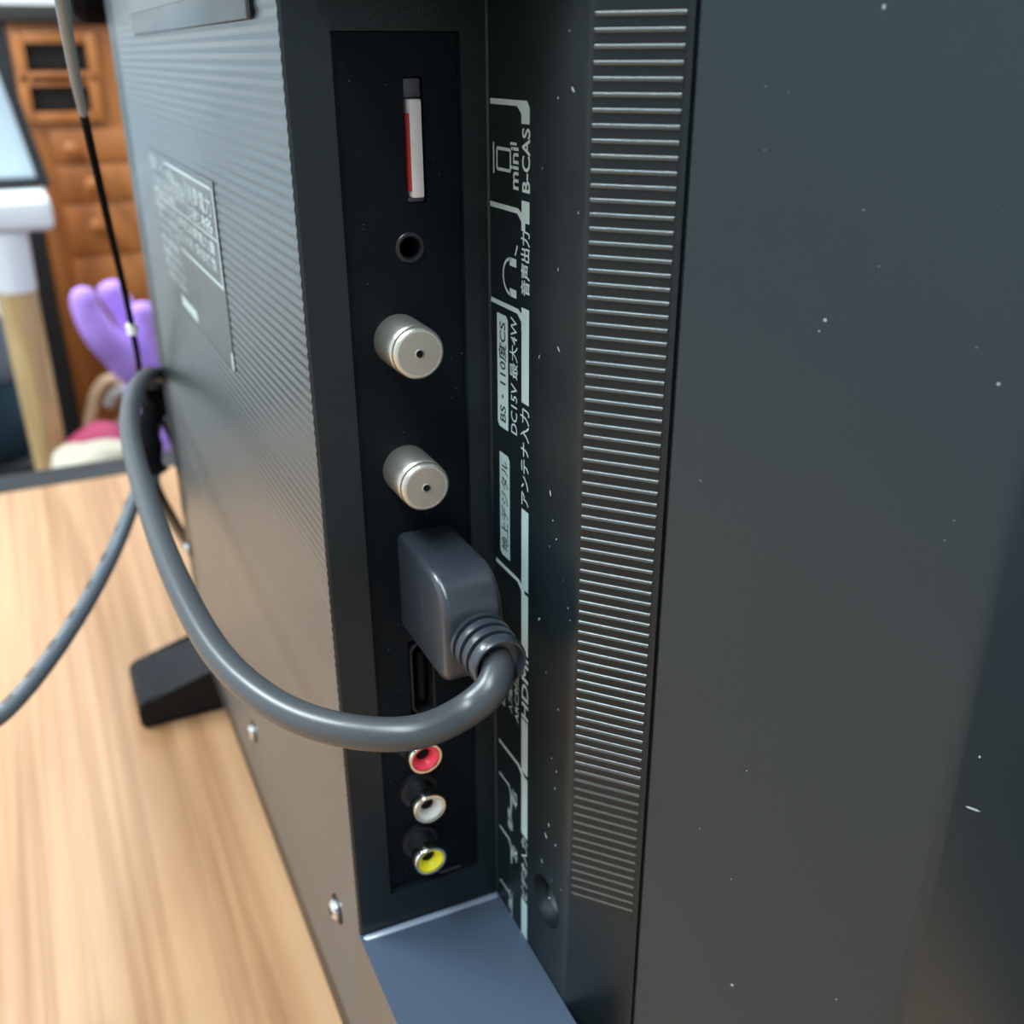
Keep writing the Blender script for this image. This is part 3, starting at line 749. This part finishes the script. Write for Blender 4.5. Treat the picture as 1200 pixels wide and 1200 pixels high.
# lilac object with long lobes
pu = empty('lilac_toy', 'lilac soft object with long curved lobes behind the cables at left', 'soft toy')
XP = -1.12
def lobe(pl, r0, r1, name):
    P = smooth_path([hit(a, b2, 0, XP + dx) for a, b2, dx in pl], 8)
    def rad(t): return (r0 + (r1 - r0) * t) * min(1, math.sqrt(max(0.02, 1 - (1 - min(1, t / 0.18)) ** 2))) * min(1, math.sqrt(max(0.02, 1 - (1 - min(1, (1 - t) / 0.12)) ** 2)))
    finish(tube_bm(P, rad, 20), name, M['purple'], pu, 80)
lobe([(97, 336, .02), (101, 362, .02), (118, 392, .02), (140, 414, .01), (160, 436, 0)], .014, .025, 'lobe')
lobe([(124, 330, -.05), (134, 348, -.05), (148, 368, -.05), (162, 395, -.05), (170, 420, -.04)], .016, .018, 'lobe')
lobe([(164, 354, -.0), (170, 380, 0), (174, 405, 0), (178, 432, 0)], .015, .014, 'lobe')
pb = hit(172, 440, 0, XP)
P = [Vector((XP, pb.y, pb.z + 0.01)), Vector((XP, pb.y + .002, (pb.z + BZ) / 2)), Vector((XP, pb.y, BZ + 0.002))]
finish(tube_bm(smooth_path(P, 10), lambda t: 0.022 + 0.016 * math.sin(math.pi * min(1, t * 1.1)) if t < .9 else 0.03, 24), 'body', M['purple'], pu, 80)
finish(lathe_bm([(0.0, 0.03), (0.004, 0.034), (0.012, 0.034), (0.016, 0.02)], (XP, pb.y, BZ), 'Z', 24), 'foot', M['black'], pu)
rebase(pu, (XP, pb.y, BZ))

# cream cloth bundle, pink cloth, beige ribbon loop
def blob(name, label, cat, px, py, x, rx, ry, rz, m, seed):
    p = hit(px, py, 0, x)
    bm = bmesh.new(); bmesh.ops.create_icosphere(bm, subdivisions=4, radius=1)
    from mathutils import noise
    for v in bm.verts:
        k = 1 + 0.16 * noise.noise(v.co * 1.8 + Vector((seed, 0, 0)))
        z = v.co.z * rz * k
        v.co = Vector((p.x + v.co.x * rx * k, p.y + v.co.y * ry * k, max(BZ + 0.0005, p.z + z)))
    o = finish(bm, name, m, None, 80); return tag(o, label, cat), p
blob('cream_bundle', 'cream soft bundle just beyond the dark desk edge', 'cloth', 112, 544, -1.06, .040, .052, .030, M['cream'], 3)
b2_, _ = blob('pink_cloth', 'pink folded cloth lying behind the cream bundle', 'cloth', 120, 536, -1.20, .04, .046, .048, M['pink'], 9)
rl_ = empty('ribbon_loop', 'beige and grey ribbon loop standing behind the pink cloth', 'ribbon')
XR = -1.33
rp = [hit(a, b3, 0, XR) for a, b3 in ((104, 505), (108, 480), (112, 462), (124, 446), (140, 446), (148, 462), (146, 485), (140, 510))]
rp = [Vector((XR, rp[0].y, BZ + 0.008))] + rp + [Vector((XR, rp[-1].y, BZ + 0.008))]
finish(tube_bm(smooth_path(rp, 8), 0.009, 12, flat=.6), 'ribbon', M['beige'], rl_, 80)
rp = [hit(a, b3, 0, XR + .03) for a, b3 in ((126, 476), (134, 462), (146, 458), (152, 475), (144, 495), (134, 500))]
finish(tube_bm(smooth_path(rp, 8), 0.009, 12, flat=.6), 'inner_ribbon', M['greyrib'], rl_, 80)
rebase(rl_, (XR, rp[0].y, BZ))

# white table with a wooden leg
XT = -1.22
tb = empty('white_table', 'white table with a pale wooden leg left of the wooden cabinet', 'table')
tz1, tz0 = hit(30, 232, 0, XT).z, hit(30, 273, 0, XT).z
ty = hit(62, 250, 0, XT).y
finish(box_bm(XT - 0.55, XT, ty - 0.75, ty, tz0, tz1, 0.010, 4), 'table_top', M['whitepl'], tb)
def leg(yc, xc, top):
    ztp = tz0 - 0.0005; zmid = hit(20, 340, 0, XT - .03).z
    w1 = finish(lathe_bm([(zmid, 0.025), (ztp, 0.027)], (xc, yc, 0), 'Z', 28), 'leg_sleeve', M['whitepl'], tb)
    finish(lathe_bm([(FL, 0.017), (zmid - 0.0004, 0.024)], (xc, yc, 0), 'Z', 28), 'leg', M['legwood'], tb)
ly = hit(20, 345, 0, XT - .03).y
leg(ly, XT - .03, 0)
leg(ly, XT - .50, 0); leg(ly - .63, XT - .03, 0); leg(ly - .63, XT - .50, 0)
rebase(tb, (XT - .27, ty - .37, FL))
# pale board with a black edge leaning on the table
bd = empty('pale_board', 'pale blue panel with black edge standing on the white table', 'panel')
XBd = XT - 0.10
q4 = [hit(50, 216, 0, XBd), hit(-2, 78, 0, XBd - 0.02), hit(-2, 78, 0, XBd - .02) + Vector((0, -0.5, 0.0)), hit(50, 216, 0, XBd) + Vector((0, -0.6, 0.0))]
zb_ = tz1 + 0.001
q4[0].z = zb_ + .012; q4[3].z = zb_ + .012
def slab(pts4, th, name, m, par):
    bm = bmesh.new(); a = [bm.verts.new(p) for p in pts4]; b = [bm.verts.new(p - Vector((th, 0, 0))) for p in pts4]
    n = len(a)
    for i in range(n): bm.faces.new((a[i], a[(i + 1) % n], b[(i + 1) % n], b[i]))
    bm.faces.new(a); bm.faces.new(b); return finish(bm, name, m, par)
slab(q4, 0.008, 'sheet', M['pale'], bd)
e0, e1 = q4[0], q4[1]
o_ = Vector((0.001, 0.012, 0.0))
slab([e0 + Vector((.004, -.004, -.011)), e0 + Vector((.004, .010, -.011)), e1 + Vector((.004, .010, .006)), e1 + Vector((.004, -.004, .006))], 0.016, 'side_edge', M['black'], bd)
slab([e0 + Vector((.004, .004, -.0115)), e0 + Vector((.004, .004, .001)), q4[3] + Vector((.004, 0, .001)), q4[3] + Vector((.004, 0, -.0115))], 0.016, 'bottom_edge', M['black'], bd)
rebase(bd, (XBd, e0.y - .2, tz1))
# dark chair-like cloth shape under the table
p = hit(6, 480, 0, XT - .2)
ch = empty('draped_clothes', 'dark teal and blue-grey clothes heaped under the white table', 'clothes')
for (px, py, m, r, nm) in ((4, 490, 'teal', .07, 'dark_garment'), (0, 410, 'bluegrey', .05, 'grey_garment')):
    p = hit(px, py, 0, XT - .22)
    bm = bmesh.new(); bmesh.ops.create_icosphere(bm, subdivisions=3, radius=1)
    for v in bm.verts: v.co = Vector((p.x + v.co.x * r, p.y - .02 + v.co.y * r, p.z + v.co.z * r * 1.2))
    finish(bm, nm, M[m], ch, 80)
stp = hit(4, 490, 0, XT - .22)
box('stool', stp.x - .08, stp.x + .08, stp.y - .10, stp.y + .05, FL, stp.z - 0.05, M['black'], ch, 0.005)
rebase(ch, (stp.x, stp.y, FL))
